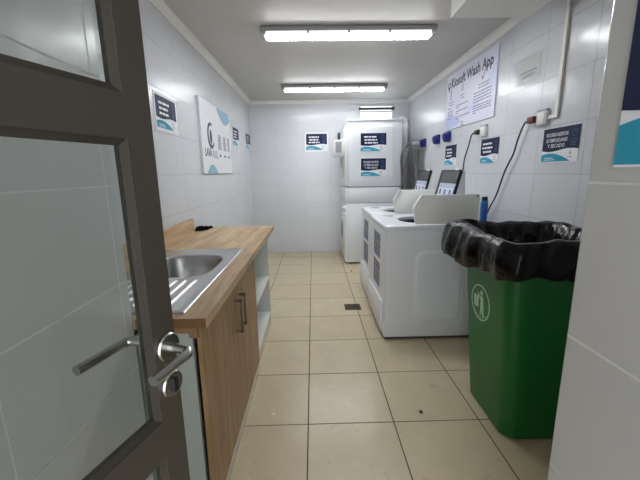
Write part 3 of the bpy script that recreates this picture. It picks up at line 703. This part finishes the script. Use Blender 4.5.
# bag: a folded skirt outside, an inner lining
bg = thing('bin_bag', 'crumpled black plastic bag folded over the rim of the green bin', 'bag', (1.17, .1, .78))
rng = random.Random(11); NP = 180
def outline(g, r, z, n=NP):
    x0, x1, y0, y1 = lerp(min(1, z/H), g); pts = rrect(x0, x1, y0, y1, max(r, .02), 30); L_ = [0]
    for i in range(len(pts)): a, c_ = pts[i], pts[(i+1) % len(pts)]; L_.append(L_[-1]+math.hypot(a[0]-c_[0], a[1]-c_[1]))
    out = []; j = 0
    for k in range(n):
        s_ = L_[-1]*k/n
        while L_[j+1] < s_: j += 1
        t_ = (s_-L_[j])/max(1e-9, L_[j+1]-L_[j]); a, c_ = pts[j], pts[(j+1) % len(pts)]; out.append((a[0]+(c_[0]-a[0])*t_, a[1]+(c_[1]-a[1])*t_))
    return out
def wob(k, f_, ph): return math.sin(2*math.pi*f_*k/NP+ph)
def bag_ring(z, g, r, amp, zamp, ph):
    pts = outline(g, r, z); cx, cy = 1.166, .13; out = []
    for k, (x, y) in enumerate(pts):
        d = Vector((x-cx, y-cy)); d.normalize()
        left = max(0, -d.x)
        a = amp*(.5*wob(k, 7, ph)+.4*wob(k, 13, ph*2.1)+.35*wob(k, 23, ph*1.3))
        zz = z+zamp*(.5*wob(k, 3, ph*.7)+.4*wob(k, 8, ph)+.25*wob(k, 19, ph*1.9))
        out.append(Vector((x+d.x*a, y+d.y*a, zz)))
    return out
br_ = [bag_ring(.35, -.04, .05, .012, .02, .4), bag_ring(.6, -.04, .06, .016, .02, .9), bag_ring(.82, -.036, .06, .016, .015, 1.4), bag_ring(.93, -.022, .07, .008, .012, 1.8), bag_ring(.975, .0, .07, .006, .010, 2.0),
       bag_ring(.99, .022, .08, .006, .010, 2.1), bag_ring(.985, .045, .09, .008, .010, 2.2), bag_ring(.95, .062, .10, .012, .012, 2.5), bag_ring(.90, .066, .10, .016, .012, 2.9), bag_ring(.85, .066, .10, .018, .014, 3.3), bag_ring(.81, .060, .10, .018, .018, 3.6), bag_ring(.785, .052, .10, .014, .018, 3.8),
       bag_ring(.79, .044, .09, .012, .016, 3.8), bag_ring(.84, .04, .09, .010, .01, 3.5)]
for q, rg in enumerate(br_):       # bulge toward the far left corner, where the photo's bag flares out
    if q >= 5:
        for v in rg:
            wgt = max(0, 1-math.hypot(v.x-.87, v.y-.40)/.42)
            kx = (q-4)/6 if q < 10 else 1
            v.z += .034*max(0, min(1, (.30-v.y)/.3))*(1 if q >= 10 else .5 if q == 9 else 0)
            v.x -= .075*wgt*min(1, kx); v.y += .03*wgt*min(1, kx); v.z += .022*wgt
MB().loft(br_, True, False).build('bag_film', M['bag'], bg, 60)

# ------------------------------------------------------------------ ceiling lights
def light(label, y0, x0=-.325, x1=1.005):
    o = thing('ceiling_light', label, 'ceiling light', ((x0+x1)/2, y0+.055, ZC-.10), 'fluorescent batten lights')
    MB().box(x0, x1, y0, y0+.115, ZC-.040, ZC-.0005, r=.012, seg=3).build('housing', M['lampgrey'], o, 40)
    MB().box(x0+.045, x1-.045, y0+.004, y0+.111, ZC-.062, ZC-.038, r=.004, seg=2).build('cover_rim', M['litrim'], o, 40)
    for yy in (y0+.012, y0+.064):
        MB().box(x0+.047, x1-.047, yy, yy+.039, ZC-.072, ZC-.0622, r=.004, seg=2).build('diffuser', M['lit'], o, 40)
    for a, b_ in ((x0+.006, x0+.047), (x1-.047, x1-.006)): MB().box(a, b_, y0+.004, y0+.111, ZC-.068, ZC-.038, r=.012, seg=3).build('cover_end', M['lampclear'], o, 40)
    for t_ in (.27, .5, .73):
        xx = x0+(x1-x0)*t_
        for yy in (y0-.003, y0+.112): MB().box(xx-.009, xx+.009, yy, yy+.006, ZC-.055, ZC-.02, r=.002).build('clip', M['lampgrey'], o)
    return o
light('lit fluorescent batten light on the ceiling nearer the entrance', 1.215)
light('lit fluorescent batten light on the ceiling nearer the back wall', 2.93)

# ------------------------------------------------------------------ floor bits
dr = thing('floor_drain', 'square brown metal drain grate set in the tiled floor before the washers', 'drain', (.41, 1.55, 0))
fr = (Vector((.335, 1.478, 0)), X, Y, Z)
MB().prism([(0, 0), (.155, 0), (.155, .14), (0, .14)], .0003, .0012, fr).build('sump', M['hole'], dr)
f = MB(); frame_mb(f, fr, 0, .155, 0, .14, .014, .0012, .004); f.build('frame', M['drain'], dr)
g = MB()
for i in range(6): g.prism([(.018, .022+i*.0175), (.137, .022+i*.0175), (.137, .031+i*.0175), (.018, .031+i*.0175)], .0012, .0035, fr)
g.build('grate', M['drain'], dr)
def crumb(label, x, y, s_, mt):
    b = bmesh.new(); bmesh.ops.create_icosphere(b, subdivisions=2, radius=s_)
    for v in b.verts: v.co += Vector((rng.uniform(-1, 1), rng.uniform(-1, 1), rng.uniform(-.4, .4)))*s_*.25; v.co.z *= .5
    zm = min(v.co.z for v in b.verts)
    o = MB().add(b, Matrix.Translation((x, y, -zm+.0003))).build('crumb', mt); tag(base(o), label, 'crumb')
crumb('small pale crumb on the floor tile beside the base cabinet', -.19, .075, .011, M['debris'])
crumb('small dark crumb on the floor tile left of the green bin', .615, .065, .009, M['mud'])
crumb('tiny dark crumb on the far floor beside the stacked machine', .655-.12, 2.75, .012, M['mud'])

for o in bpy.data.objects:
    if '_o' in o: del o['_o']
